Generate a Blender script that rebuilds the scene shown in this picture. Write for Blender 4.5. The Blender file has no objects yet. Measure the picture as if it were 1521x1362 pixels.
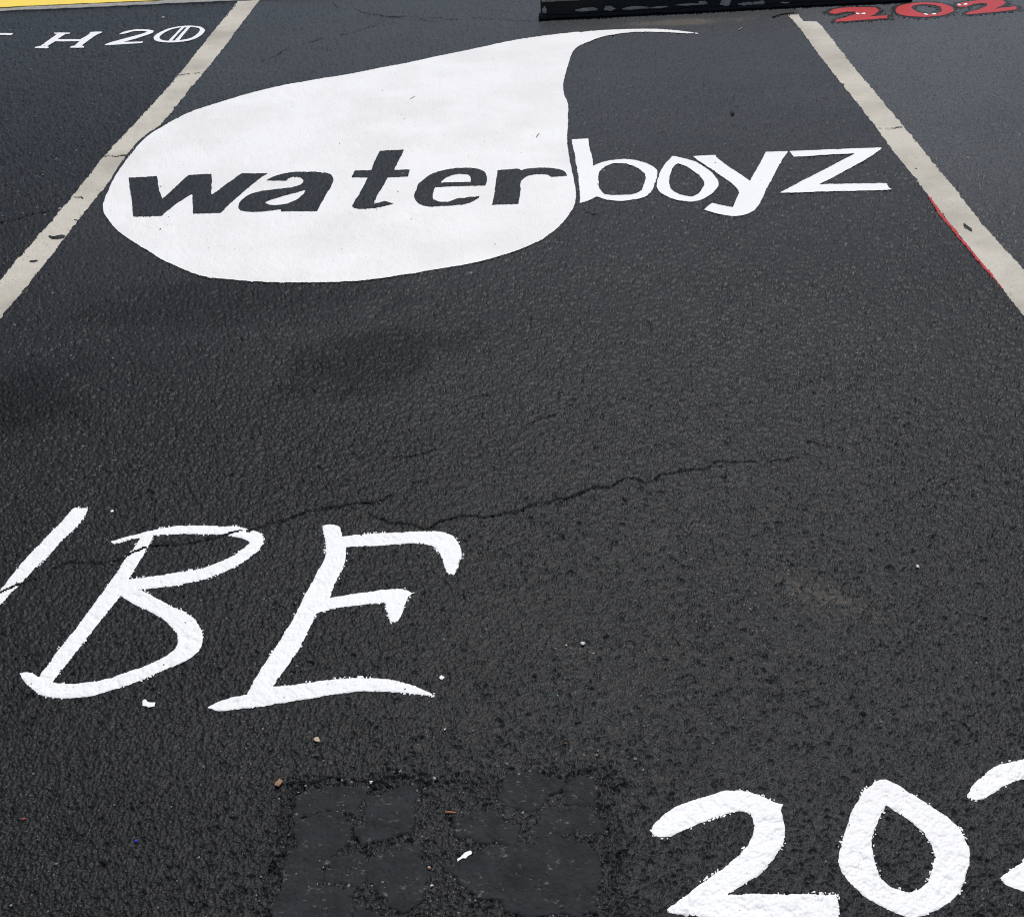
import bpy, bmesh, math, random
import numpy as np
from mathutils import Vector, Matrix
from mathutils.geometry import tessellate_polygon

scene = bpy.context.scene
COL = scene.collection
rad = math.radians

# ------------------------------------------------------------------ camera
EYE = 1.41
PITCH, ROLL = rad(36.395), rad(3.274)
cam = bpy.data.cameras.new('camera')
cam_obj = bpy.data.objects.new('camera', cam)
COL.objects.link(cam_obj)
cam.sensor_width = 36.0
cam.lens = 36.0 * 1581.0 / 1521.0
cam.clip_start, cam.clip_end = 0.05, 2000.0
up = Vector((0, math.sin(PITCH), math.cos(PITCH)))
fwd = Vector((0, math.cos(PITCH), -math.sin(PITCH)))
xr = Vector((1, 0, 0))
r_ax = math.cos(ROLL) * xr - math.sin(ROLL) * up
u_ax = math.sin(ROLL) * xr + math.cos(ROLL) * up
M4 = Matrix((r_ax, u_ax, -fwd)).transposed().to_4x4()
M4.translation = Vector((0, 0, EYE))
cam_obj.matrix_world = M4
scene.camera = cam_obj

# ------------------------------------------------------------------ sky, sun, exposure
SUN_EL, SUN_AZ = rad(63), rad(16)          # ahead of the camera, a little to the right
world = bpy.data.worlds.new('World')
scene.world = world
world.use_nodes = True
wn = world.node_tree
sky = wn.nodes.new('ShaderNodeTexSky')
sky.sky_type = 'NISHITA'
sky.sun_disc = False
sky.sun_elevation = SUN_EL
sky.sun_rotation = SUN_AZ
bg = wn.nodes['Background']
bg.inputs['Strength'].default_value = 0.075
wn.links.new(sky.outputs['Color'], bg.inputs['Color'])

sun = bpy.data.lights.new('sun', 'SUN')
sun.energy = 3.45
sun.angle = rad(0.53)
sun.color = (1.0, 0.97, 0.925)
sun_obj = bpy.data.objects.new('sun', sun)
COL.objects.link(sun_obj)
sd = Vector((math.sin(SUN_AZ) * math.cos(SUN_EL), math.cos(SUN_AZ) * math.cos(SUN_EL), math.sin(SUN_EL)))
sun_obj.rotation_euler = sd.to_track_quat('Z', 'Y').to_euler()
sun_obj.location = sd * 30

scene.view_settings.view_transform = 'Standard'
scene.view_settings.look = 'None'
scene.view_settings.gamma = 1.0
scene.view_settings.exposure = 0.0
scene.view_settings.use_curve_mapping = False
scene.cycles.use_denoising = False
scene.cycles.filter_width = 1.1

# ------------------------------------------------------------------ outlines on the ground, millimetres (x to the right, y ahead)
SHAPES = {"droplet":[[[-1362.5,3528.1],[-1387.1,3776.9],[-1385.4,3971.6],[-1374.5,4188.8],[-1332.3,4306.5],[-1298.0,4398.0],[-1244.8,4489.8],[-1182.8,4548.1],[-1102.0,4622.6],[-1017.4,4689.6],[-894.1,4770.4],[-781.0,4816.9],[-647.7,4860.7],[-505.2,4934.3],[-388.8,4984.1],[-289.3,5043.8],[-137.7,5116.6],[-33.5,5173.3],[72.8,5236.8],[180.8,5290.0],[288.8,5314.6],[449.8,5340.5],[610.2,5348.7],[770.0,5326.8],[868.0,5287.9],[963.5,5223.6],[1016.5,5180.8],[911.9,5220.4],[763.2,5276.6],[657.9,5284.6],[547.4,5245.2],[466.0,5161.7],[413.8,5104.9],[377.6,5002.7],[356.1,4865.0],[327.7,4705.7],[304.0,4540.4],[298.4,4424.9],[309.7,4281.8],[295.5,4166.2],[290.1,4061.7],[277.5,3962.6],[268.8,3828.1],[266.4,3673.5],[266.2,3565.2],[266.7,3455.7],[262.7,3352.0],[252.4,3281.0],[227.5,3214.4],[205.8,3154.7],[176.6,3102.7],[128.5,3035.1],[85.2,2997.6],[9.7,2946.5],[-57.8,2909.5],[-156.1,2881.6],[-286.5,2849.7],[-396.0,2828.7],[-492.6,2827.9],[-590.5,2837.9],[-671.3,2850.1],[-793.4,2878.3],[-906.4,2923.2],[-964.1,2975.4],[-1041.7,3045.5],[-1118.1,3137.0],[-1186.0,3210.7],[-1252.2,3297.1],[-1300.6,3381.4],[-1336.4,3450.1]]],
"border":[[[-1324.8,4369.8],[-1351.3,4317.6],[-1389.5,4206.5],[-1401.8,3995.2],[-1399.1,3785.2],[-1379.3,3571.6],[-1366.5,3517.1],[-1340.3,3439.4],[-1309.5,3385.4],[-1319.0,3539.4],[-1350.6,3924.6],[-1324.7,4250.0]]],
"w":[[[-1330.7,3759.9],[-1226.8,3760.1],[-1204.1,3674.6],[-1181.9,3609.5],[-1159.2,3543.5],[-1113.2,3753.1],[-1028.5,3753.3],[-1006.5,3645.3],[-990.4,3550.8],[-916.9,3739.2],[-819.3,3724.5],[-849.2,3656.7],[-883.4,3543.2],[-915.7,3433.8],[-925.3,3381.4],[-1019.7,3389.7],[-1060.1,3568.9],[-1086.4,3516.0],[-1115.2,3436.8],[-1127.0,3388.7],[-1223.6,3397.2],[-1261.5,3534.6],[-1297.5,3646.9]]],
"a":[[[-818.1,3656.2],[-795.3,3690.8],[-755.9,3717.7],[-696.9,3723.2],[-619.2,3707.0],[-586.4,3677.8],[-573.1,3636.3],[-572.4,3567.4],[-582.6,3515.3],[-590.9,3425.6],[-599.6,3354.2],[-726.7,3367.1],[-721.5,3387.5],[-754.5,3378.5],[-793.7,3371.6],[-845.6,3381.4],[-866.3,3399.2],[-877.0,3428.3],[-876.5,3472.9],[-864.3,3523.3],[-832.9,3554.5],[-782.6,3568.6],[-730.9,3574.5],[-695.5,3585.6],[-678.6,3610.5],[-680.3,3641.2],[-695.1,3665.9],[-722.9,3672.9],[-740.1,3661.4],[-742.6,3640.8],[-783.3,3645.5]],[[-788.3,3451.3],[-769.0,3476.8],[-722.0,3509.2],[-661.8,3546.9],[-664.7,3507.5],[-679.9,3464.0],[-706.9,3435.8],[-745.7,3422.3],[-772.9,3433.8]]],
"t":[[[-425.6,3885.4],[-334.6,3884.2],[-347.5,3787.4],[-362.0,3682.5],[-303.7,3676.7],[-309.3,3611.7],[-379.6,3613.4],[-392.3,3531.3],[-407.0,3463.5],[-414.4,3391.3],[-376.6,3411.4],[-364.9,3396.3],[-344.4,3384.0],[-365.8,3365.8],[-412.5,3350.0],[-460.2,3350.2],[-482.8,3366.6],[-486.9,3383.0],[-481.4,3412.9],[-467.0,3500.0],[-451.5,3621.2],[-510.4,3633.0],[-504.7,3698.2],[-443.7,3691.9],[-440.7,3762.4]]],
"e":[[[-280.1,3458.9],[-275.2,3500.0],[-266.4,3558.5],[-234.8,3616.7],[-196.1,3651.2],[-145.3,3667.7],[-88.5,3662.0],[-49.1,3637.8],[-32.7,3601.0],[-30.6,3549.4],[-37.0,3493.1],[-121.8,3499.9],[-209.6,3504.4],[-218.2,3456.7],[-215.3,3408.4],[-198.6,3379.1],[-163.8,3371.5],[-132.0,3399.1],[-91.8,3404.2],[-58.0,3406.0],[-67.9,3376.4],[-99.9,3345.1],[-152.7,3335.5],[-216.2,3339.3],[-248.2,3349.1],[-267.9,3378.4],[-278.8,3424.4]],[[-192.8,3544.7],[-172.5,3588.2],[-133.6,3611.8],[-97.1,3600.4],[-86.0,3569.3],[-89.9,3535.1],[-144.1,3537.5]]],
"r":[[[8.2,3626.1],[83.2,3626.7],[89.9,3612.2],[125.4,3626.2],[170.6,3628.4],[214.6,3612.6],[243.1,3581.4],[247.2,3539.6],[191.7,3536.3],[183.1,3558.1],[139.2,3567.6],[102.4,3551.2],[82.5,3510.9],[80.4,3420.1],[69.4,3317.0],[-19.8,3324.5],[-8.4,3419.3],[-0.6,3530.5]]],
"b":[[[290.1,3894.6],[352.0,3894.3],[346.0,3801.5],[349.9,3708.3],[343.1,3620.3],[381.3,3651.8],[441.1,3673.7],[488.6,3659.6],[532.3,3619.6],[557.1,3565.7],[560.5,3522.6],[539.6,3442.9],[512.0,3357.1],[483.9,3318.6],[444.0,3303.3],[398.2,3300.4],[354.6,3318.1],[331.0,3348.4],[293.3,3311.6],[271.3,3303.4],[282.4,3450.6],[288.1,3661.8]],[[348.1,3481.7],[345.5,3401.2],[359.0,3359.9],[403.6,3347.6],[449.4,3346.8],[481.7,3371.4],[501.5,3438.4],[515.8,3497.9],[504.6,3563.0],[467.8,3623.0],[420.5,3636.9],[380.8,3607.9],[355.2,3553.8]]],
"o":[[[633.0,3666.1],[695.0,3620.8],[729.0,3539.4],[744.7,3473.8],[748.2,3401.7],[730.0,3354.6],[702.6,3309.9],[665.8,3273.3],[629.3,3257.8],[591.4,3278.3],[552.8,3322.1],[534.9,3383.3],[543.4,3442.3],[568.3,3532.0],[600.4,3613.4]],[[641.0,3598.4],[668.5,3559.4],[694.8,3481.3],[701.4,3408.7],[686.3,3367.0],[667.3,3324.7],[637.2,3304.1],[606.3,3323.9],[581.9,3362.6],[580.9,3416.5],[594.7,3496.5],[617.6,3567.2]]],
"y":[[[701.8,3650.9],[782.1,3651.7],[778.7,3625.4],[851.3,3402.5],[963.2,3657.0],[1039.7,3651.7],[1000.5,3573.2],[936.2,3434.6],[871.5,3285.4],[831.2,3188.2],[796.0,3144.4],[755.6,3125.1],[708.1,3142.4],[658.8,3192.6],[694.0,3242.9],[722.5,3216.5],[752.4,3199.4],[783.5,3279.1],[805.3,3329.9],[763.8,3470.9],[715.7,3599.9]]],
"z":[[[1045.2,3650.8],[1364.7,3631.8],[1352.7,3606.6],[1242.0,3492.6],[1066.6,3338.5],[1285.2,3317.9],[1278.4,3279.8],[1287.8,3266.9],[1256.8,3263.7],[1065.1,3276.4],[923.7,3289.3],[1013.6,3370.2],[1263.9,3593.8],[1045.5,3592.6]]],
"T":[[[-2809.5,5997.7],[-2575.1,5953.9],[-2498.2,5937.7],[-2497.0,5901.8],[-2562.4,5918.2],[-2609.8,5925.4],[-2611.2,5708.2],[-2587.3,5682.9],[-2665.5,5698.7],[-2644.6,5720.1],[-2650.3,5933.9],[-2794.5,5958.6]]],
"H":[[[-2272.8,5903.9],[-2182.9,5884.9],[-2179.8,5862.4],[-2200.2,5861.3],[-2212.4,5764.6],[-2084.1,5732.7],[-2062.5,5840.5],[-2076.2,5867.9],[-2010.2,5870.4],[-2005.3,5842.0],[-2020.9,5823.6],[-2038.5,5655.7],[-2042.5,5607.9],[-2021.9,5588.6],[-2019.5,5570.4],[-2092.8,5585.3],[-2096.3,5608.7],[-2078.3,5620.3],[-2078.1,5697.5],[-2212.5,5725.1],[-2228.5,5643.2],[-2212.7,5627.3],[-2209.7,5606.4],[-2282.2,5621.1],[-2285.5,5642.1],[-2264.8,5655.7],[-2247.2,5876.6],[-2266.4,5883.4]]],
"2":[[[-1903.2,5790.8],[-1891.8,5837.1],[-1849.0,5871.9],[-1797.1,5871.9],[-1746.7,5847.4],[-1723.0,5809.6],[-1731.4,5768.1],[-1766.2,5716.8],[-1838.6,5632.6],[-1734.8,5624.2],[-1732.8,5595.6],[-1842.3,5592.5],[-1920.8,5593.3],[-1924.4,5619.5],[-1839.3,5718.8],[-1768.2,5783.9],[-1761.0,5814.9],[-1793.1,5840.8],[-1840.9,5840.0],[-1871.2,5800.2]]],
"0":[[[-1700.4,5689.9],[-1699.9,5742.7],[-1681.3,5819.8],[-1635.5,5879.0],[-1563.9,5891.5],[-1498.8,5863.5],[-1454.7,5790.7],[-1447.2,5716.3],[-1465.3,5627.9],[-1506.3,5584.8],[-1574.8,5573.3],[-1643.1,5592.5],[-1681.3,5633.8]],[[-1670.1,5683.5],[-1668.1,5762.8],[-1641.3,5838.7],[-1593.8,5864.5],[-1599.2,5748.3],[-1604.4,5610.1],[-1643.7,5626.0]],[[-1577.9,5852.8],[-1564.3,5858.1],[-1569.5,5728.7],[-1572.5,5611.3],[-1586.3,5609.0],[-1584.0,5745.1]],[[-1546.1,5859.8],[-1500.6,5836.2],[-1479.2,5785.1],[-1478.4,5709.5],[-1495.3,5634.1],[-1550.1,5606.7],[-1550.5,5724.7]]],
"left_line":[[[-1385.3,6417.3],[-1405.1,5723.8],[-1422.3,5049.9],[-1437.1,4743.2],[-1468.4,4276.9],[-1488.7,4003.2],[-1490.2,3717.7],[-1500.3,3396.5],[-1517.0,3150.2],[-1520.8,2974.8],[-1527.4,2672.7],[-1530.3,2323.4],[-1463.8,2167.0],[-1446.2,2461.5],[-1433.5,2728.1],[-1425.7,2867.2],[-1412.8,3103.8],[-1410.4,3360.2],[-1395.1,3703.7],[-1389.7,3972.2],[-1349.6,4257.2],[-1328.2,4723.5],[-1309.1,5055.2],[-1286.7,5520.9],[-1277.8,5993.5],[-1261.5,6403.9]],[[-1467.7,3279.2],[-1444.1,3281.3],[-1429.1,3289.6],[-1415.9,3282.6],[-1412.3,3256.3],[-1434.1,3249.0],[-1458.6,3257.4]],[[-1475.3,3096.7],[-1460.1,3101.8],[-1443.9,3097.4],[-1450.1,3083.9],[-1467.6,3086.2]],[[-1431.3,3407.7],[-1412.4,3405.1],[-1418.5,3395.0]],[[-1426.9,3326.1],[-1414.7,3329.8],[-1417.5,3316.9]]],
"right_line":[[[1471.8,5435.7],[1523.3,5430.6],[1520.4,5308.0],[1574.9,5293.6],[1580.2,5224.3],[1550.6,4730.3],[1533.0,4379.1],[1509.2,3745.5],[1493.3,3501.9],[1484.3,3269.7],[1468.5,3018.5],[1465.1,2840.8],[1460.5,2661.0],[1451.3,2318.4],[1441.2,1965.0],[1337.2,1762.3],[1346.9,2092.6],[1355.0,2410.9],[1355.9,2525.1],[1365.4,2690.3],[1368.8,2911.7],[1380.8,3181.5],[1392.5,3415.5],[1392.7,3555.9],[1408.3,3762.1],[1432.8,4415.9],[1445.8,4778.9],[1474.1,5247.2]],[[1417.4,2992.6],[1421.8,2977.1],[1418.1,2919.4],[1408.1,2930.3],[1403.1,2960.1]]],
"red_strip":[[[1380.5,3217.7],[1368.1,3106.5],[1364.5,3012.3],[1361.3,2917.5],[1364.0,2864.0],[1359.2,2776.1],[1357.4,2669.9],[1357.9,2556.8],[1355.3,2462.4],[1356.7,2526.9],[1366.7,2693.6],[1369.8,2914.5],[1381.9,3184.6]]],
"slash":[[[-955.5,1828.4],[-922.7,1824.2],[-920.8,1782.0],[-940.4,1734.3],[-967.4,1656.2],[-991.9,1589.9],[-1009.9,1531.2],[-1045.3,1417.1],[-1076.7,1446.7],[-1026.3,1577.4],[-1012.0,1638.6],[-1004.6,1670.2],[-976.6,1754.8]]],
"B":[[[-842.7,1706.0],[-817.1,1717.8],[-779.4,1729.9],[-733.9,1742.0],[-681.9,1743.2],[-616.8,1734.5],[-563.2,1725.1],[-530.6,1706.8],[-518.1,1677.6],[-521.8,1650.5],[-542.4,1622.6],[-572.9,1593.6],[-620.8,1568.2],[-671.1,1558.1],[-715.1,1552.7],[-746.5,1553.3],[-705.9,1528.6],[-676.3,1504.1],[-645.3,1487.2],[-616.2,1461.1],[-597.6,1431.8],[-588.0,1403.9],[-590.7,1368.7],[-624.3,1345.4],[-663.8,1323.1],[-708.9,1301.6],[-754.3,1284.7],[-796.5,1279.7],[-848.8,1287.6],[-870.3,1305.5],[-896.7,1328.1],[-910.5,1348.0],[-894.9,1351.1],[-872.6,1336.7],[-861.4,1387.4],[-841.3,1451.1],[-819.4,1540.3],[-798.9,1620.5],[-797.1,1668.7],[-785.0,1678.7],[-782.4,1712.0],[-806.6,1705.6],[-829.9,1696.4]],[[-756.9,1716.5],[-720.7,1716.7],[-668.5,1714.4],[-607.6,1704.5],[-564.6,1690.1],[-547.4,1674.6],[-558.4,1653.6],[-585.9,1626.3],[-627.9,1603.4],[-679.1,1594.7],[-730.6,1588.7],[-773.6,1584.5],[-763.3,1649.5],[-757.8,1679.1]],[[-777.2,1537.9],[-742.4,1509.5],[-694.3,1479.2],[-660.8,1450.7],[-639.4,1421.4],[-634.0,1389.6],[-648.8,1368.8],[-682.4,1347.7],[-717.1,1333.4],[-757.3,1317.6],[-800.3,1313.4],[-844.0,1322.1],[-828.6,1365.3],[-809.9,1434.8],[-788.7,1503.6]]],
"E":[[[-403.4,1715.6],[-390.5,1722.4],[-366.2,1712.3],[-359.5,1690.9],[-359.2,1679.0],[-302.0,1682.8],[-233.0,1681.5],[-171.7,1682.0],[-131.2,1666.0],[-117.7,1637.6],[-107.1,1594.3],[-117.4,1583.0],[-115.4,1564.8],[-126.2,1540.4],[-143.4,1551.0],[-147.6,1581.2],[-160.8,1624.2],[-178.0,1637.1],[-212.3,1645.8],[-268.8,1642.1],[-346.4,1644.3],[-341.4,1589.4],[-358.9,1542.4],[-364.2,1498.5],[-306.9,1506.7],[-253.6,1514.2],[-217.4,1509.7],[-207.1,1495.9],[-216.9,1475.3],[-221.3,1441.8],[-230.1,1423.0],[-243.8,1420.7],[-251.3,1446.7],[-255.4,1474.4],[-304.1,1472.4],[-349.8,1469.5],[-385.6,1457.5],[-400.5,1393.6],[-412.3,1352.9],[-430.2,1311.9],[-442.6,1279.6],[-396.6,1282.1],[-338.5,1289.8],[-286.0,1290.2],[-239.8,1284.5],[-209.8,1273.7],[-179.9,1256.6],[-152.0,1237.0],[-179.4,1241.9],[-218.4,1251.1],[-270.5,1257.0],[-309.3,1257.8],[-379.4,1248.4],[-451.9,1238.4],[-527.4,1230.4],[-551.4,1241.6],[-529.3,1257.3],[-485.7,1267.5],[-476.0,1308.8],[-440.0,1406.1],[-421.6,1477.9],[-397.1,1575.1],[-385.2,1618.2],[-389.0,1664.1]]],
"year2":[[[176.1,952.3],[186.8,967.2],[217.7,990.3],[260.0,1006.0],[314.0,1016.6],[347.6,1005.8],[373.1,986.8],[384.2,983.7],[377.6,972.7],[378.4,943.5],[370.3,917.8],[336.4,877.8],[304.5,859.3],[271.3,841.3],[340.4,839.0],[422.6,832.0],[423.1,810.5],[409.9,786.5],[343.3,790.5],[274.5,803.0],[187.0,817.2],[180.8,824.1],[209.4,843.2],[284.6,889.3],[312.1,913.0],[333.2,939.8],[330.3,971.3],[314.3,979.2],[260.2,962.4],[222.6,947.0],[194.3,939.2],[179.3,941.9]]],
"year0":[[[532.8,1018.3],[555.1,1019.2],[575.6,996.5],[604.8,966.7],[630.5,935.8],[634.5,900.7],[632.5,879.7],[606.5,836.4],[578.1,808.7],[532.4,791.2],[508.3,793.8],[480.9,808.8],[454.8,830.0],[441.2,858.8],[438.5,879.6],[448.4,904.2],[468.8,942.0],[495.7,980.9]],[[537.1,972.6],[560.0,949.3],[577.5,921.7],[583.5,895.5],[575.6,870.8],[557.8,843.4],[534.6,829.0],[516.5,829.3],[495.4,843.3],[489.7,872.2],[492.8,897.1],[509.0,934.9]]],
"yearlast":[[[666.0,978.7],[673.7,994.8],[718.7,1027.2],[754.9,1038.3],[797.7,1041.8],[840.6,1019.6],[856.2,975.0],[829.5,929.3],[775.4,887.5],[829.5,867.6],[856.6,844.3],[829.5,809.5],[751.6,804.2],[683.0,817.6],[660.1,833.5],[657.4,841.0],[684.5,857.8],[703.4,865.8],[775.8,921.3],[806.1,966.3],[799.3,997.3],[764.0,1009.7],[725.2,993.7],[696.6,976.6],[672.2,969.3]]],
"red2":[[[1671.1,5422.9],[1698.0,5475.3],[1765.1,5506.3],[1855.8,5502.3],[1913.5,5472.6],[1914.4,5416.8],[1874.3,5345.7],[1832.9,5317.0],[1924.4,5318.8],[1905.6,5269.9],[1785.0,5265.4],[1659.3,5262.2],[1663.5,5292.0],[1741.3,5337.3],[1794.5,5379.3],[1798.3,5420.2],[1741.4,5423.3],[1692.4,5395.7]]],
"red0":[[[1990.8,5415.9],[2028.1,5479.7],[2095.0,5517.8],[2179.1,5518.7],[2249.8,5482.3],[2269.6,5411.5],[2256.6,5349.5],[2211.5,5286.5],[2136.2,5256.3],[2057.4,5261.3],[1996.7,5296.5],[1979.0,5354.2]],[[2077.4,5445.3],[2117.7,5485.8],[2174.9,5482.7],[2212.4,5447.6],[2212.0,5382.2],[2184.6,5324.1],[2136.6,5303.2],[2089.0,5329.6],[2073.8,5381.0]]],
"redlast":[[[2296.0,5438.4],[2334.9,5476.1],[2396.4,5495.5],[2475.1,5504.4],[2541.3,5482.2],[2540.3,5428.8],[2494.6,5366.8],[2439.3,5330.8],[2558.1,5352.3],[2535.9,5293.0],[2423.4,5270.7],[2282.8,5261.2],[2290.0,5291.0],[2379.5,5344.3],[2440.4,5395.5],[2443.2,5444.5],[2385.2,5444.5],[2334.1,5396.8],[2296.2,5405.4]]],
"eye0":[[[1790.3,5393.1],[1801.9,5390.5],[1804.8,5364.3],[1803.1,5361.5],[1790.8,5364.2]]],
"eye1":[[[1807.8,5363.6],[1826.5,5385.0],[1836.5,5382.8],[1827.6,5356.1],[1815.4,5358.8]]],
"eye2":[[[2097.2,5318.3],[2108.6,5315.7],[2110.2,5290.2],[2108.4,5287.4],[2096.4,5290.1]]],
"eye3":[[[2124.0,5290.2],[2143.5,5311.1],[2153.2,5308.9],[2143.2,5282.8],[2131.2,5285.5]]],
"eye4":[[[2308.9,5455.3],[2320.4,5452.7],[2321.2,5426.0],[2319.3,5423.2],[2307.1,5426.0]]],
"eye5":[[[2330.3,5437.2],[2350.9,5459.0],[2360.9,5456.7],[2349.7,5429.4],[2337.5,5432.2]]],
"slab0":[[[-374.2,1040.6],[-358.9,1061.6],[-336.9,1063.2],[-263.0,1058.7],[-256.3,1041.1],[-268.4,1018.7],[-295.8,1013.6],[-318.3,1017.8],[-340.6,1012.1],[-369.2,1004.6],[-373.9,1019.4]]],
"slab1":[[[-366.9,1003.6],[-339.4,1014.5],[-318.4,1019.9],[-296.5,1015.0],[-284.4,999.8],[-275.8,983.0],[-280.1,957.4],[-302.5,944.5],[-311.6,891.3],[-371.6,881.4],[-370.8,908.0],[-366.6,935.5],[-357.2,962.3],[-373.1,981.5]]],
"slab2":[[[-373.7,878.8],[-311.7,892.4],[-257.8,886.0],[-269.6,874.3],[-261.8,859.4],[-263.2,838.2],[-261.6,816.1],[-381.3,823.6],[-378.5,845.3],[-377.7,861.2]]],
"slab3":[[[-302.9,945.6],[-263.7,943.7],[-247.3,920.8],[-245.9,901.0],[-255.4,884.5],[-310.7,892.4]]],
"slab4":[[[-249.6,917.4],[-222.5,950.4],[-184.5,955.6],[-162.7,931.0],[-157.3,874.3],[-163.6,856.7],[-196.1,841.0],[-212.2,859.2],[-249.2,889.3]]],
"slab5":[[[-258.6,1013.4],[-256.2,1038.8],[-223.5,1049.3],[-184.2,1054.2],[-177.5,1028.3],[-182.0,967.0],[-232.5,961.3],[-253.0,953.5],[-270.8,976.6],[-276.8,985.1],[-256.5,987.3]]],
"slab6":[[[-48.0,1040.2],[-37.4,1063.5],[-7.0,1067.2],[42.4,1057.6],[56.6,1042.4],[28.3,1014.0],[-4.2,995.1],[-35.3,1004.4],[-50.2,1021.7]]],
"slab7":[[[54.2,1043.4],[82.7,1058.6],[100.8,1059.0],[97.2,1000.0],[59.5,1001.8],[44.6,1014.9]]],
"slab8":[[[-117.0,998.0],[-84.3,1003.5],[-47.0,989.4],[-25.1,974.2],[-21.1,939.6],[-39.4,936.2],[-62.8,949.4],[-87.1,946.7],[-95.1,960.9],[-122.4,960.9],[-124.4,980.7]]],
"slab9":[[[-17.6,951.7],[-4.3,967.9],[16.2,1000.3],[46.6,1012.1],[101.9,987.2],[108.9,964.9],[88.9,946.8],[32.1,953.2],[4.0,947.8]]],
"slab10":[[[-80.6,937.7],[-50.9,948.7],[-21.2,939.0],[16.7,956.5],[70.7,946.0],[99.9,913.2],[97.1,885.6],[85.2,853.7],[76.7,820.8],[-8.5,823.2],[-43.1,832.4],[-51.7,855.2],[-91.8,862.3],[-107.5,875.0],[-125.2,895.7],[-137.6,906.4],[-121.9,915.4],[-95.2,926.1]]],
"slab11":[[[-260.7,856.8],[-242.3,841.8],[-208.9,847.1],[-193.8,836.7],[-183.4,811.7],[-262.0,816.4]]],
"drip":[[[-666.1,1258.3],[-664.4,1265.7],[-658.8,1266.8],[-653.7,1260.4],[-643.8,1258.1],[-643.5,1252.1],[-651.1,1249.7],[-662.6,1253.5]]],
"fleck":[[[-871.9,1810.7],[-868.7,1815.1],[-863.0,1809.9],[-863.2,1805.4],[-869.1,1805.9]]],
"fleck2":[[[-151.0,1279.6],[-146.3,1284.0],[-140.3,1278.8],[-144.9,1273.0],[-150.9,1275.0]]],
"smear":[[[-122.1,918.4],[-112.2,925.6],[-104.2,930.7],[-94.1,933.4],[-92.1,928.8],[-100.1,923.7],[-109.1,920.9],[-118.1,915.9]]]}
CRACKS = [[2.6,-1067.5,1544.9,-1023.5,1569.8,-993.3,1590.5,-955.7,1607.0],
[2.2,-939.8,1633.6,-908.3,1651.2,-872.5,1646.1,-823.5,1642.0,-803.5,1654.6,-764.5,1680.3,-723.5,1683.1,-699.0,1678.9,-648.8,1691.4,-609.2,1702.9,-554.9,1713.2,-526.0,1725.9,-515.9,1733.8],
[3.2,-515.9,1733.8,-468.8,1751.7,-445.0,1766.5,-394.8,1778.9,-336.4,1786.2,-288.8,1785.3],
[1.4,-288.8,1785.3,-269.9,1806.8,-245.2,1835.2],
[1.3,-223.7,1845.2,-183.9,1843.9],
[1.2,-312.3,1753.3,-276.5,1727.8,-255.8,1710.6],
[2.0,-255.8,1710.6,-226.2,1708.0,-200.4,1692.7,-175.4,1692.6,-156.2,1711.6,-114.2,1724.3,-64.3,1713.2,2.7,1722.7,28.5,1743.6,88.4,1760.9],
[2.9,88.4,1760.9,127.2,1770.9,158.0,1788.3,210.5,1793.7],
[1.7,210.5,1793.7,247.8,1821.1,283.3,1797.8,317.4,1823.2,379.3,1835.8,414.5,1835.8],
[1.1,414.5,1835.8,445.9,1862.4,513.6,1853.4,628.1,1857.3],
[1.6,-269.1,1945.2,-232.5,1945.5,-196.3,1953.6,-174.4,1971.1],
[1.1,35.1,2044.7,67.6,2063.7,109.8,2079.2],
[1.5,-83.7,2178.1,-63.9,2185.1,-44.3,2180.0],
[1.6,-1073.1,5155.7,-1010.4,5224.2,-966.7,5374.0],
[1.2,-904.9,5402.3,-852.0,5456.6,-804.4,5507.0],
[1.2,-736.5,5529.4,-678.4,5554.2,-617.4,5635.4,-563.1,5686.5,-523.3,5764.3],
[1.2,-845.3,6231.1,-794.2,6087.1],
[1.2,-712.1,6062.8,-656.6,5956.9],
[2.2,-656.6,5956.9,-597.0,5902.1,-500.6,5826.2,-409.5,5825.0],
[1.2,-411.6,5825.4,-358.2,5801.5,-304.1,5698.0,-244.0,5681.0],
[1.6,-287.4,5765.8,-144.7,5701.3],
[1.1,-75.9,5719.2,13.2,5686.4,131.4,5634.3,220.8,5583.7],
[1.6,-1745.9,3418.3,-1673.2,3424.7,-1628.5,3440.6,-1594.2,3475.0,-1531.3,3494.5],
[1.3,-2011.8,5491.6,-1951.8,5479.6],
[1.3,-1430.2,4998.2,-1295.6,5034.1],
[1.3,-1489.0,3994.8,-1392.8,3990.3],
[1.0,-1490.5,3605.5,-1440.9,3589.4],
[1.0,1412.6,3825.5,1453.5,3811.5,1509.5,3823.8],
[0.9,703.3,1118.7,715.8,1108.3,720.8,1092.8,717.1,1080.4],
[1.5,660.8,1915.2,688.2,1899.6,733.1,1888.7],
[1.2,384.0,2503.0,385.4,2448.2],
[0.8,274.8,3234.5,302.9,3209.2,327.5,3195.2],
[1.3,-390.0,1073.4,-341.7,1075.2,-304.2,1077.8],
[1.2,-266.0,1072.6,-239.0,1070.8,-222.0,1056.9]]
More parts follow.
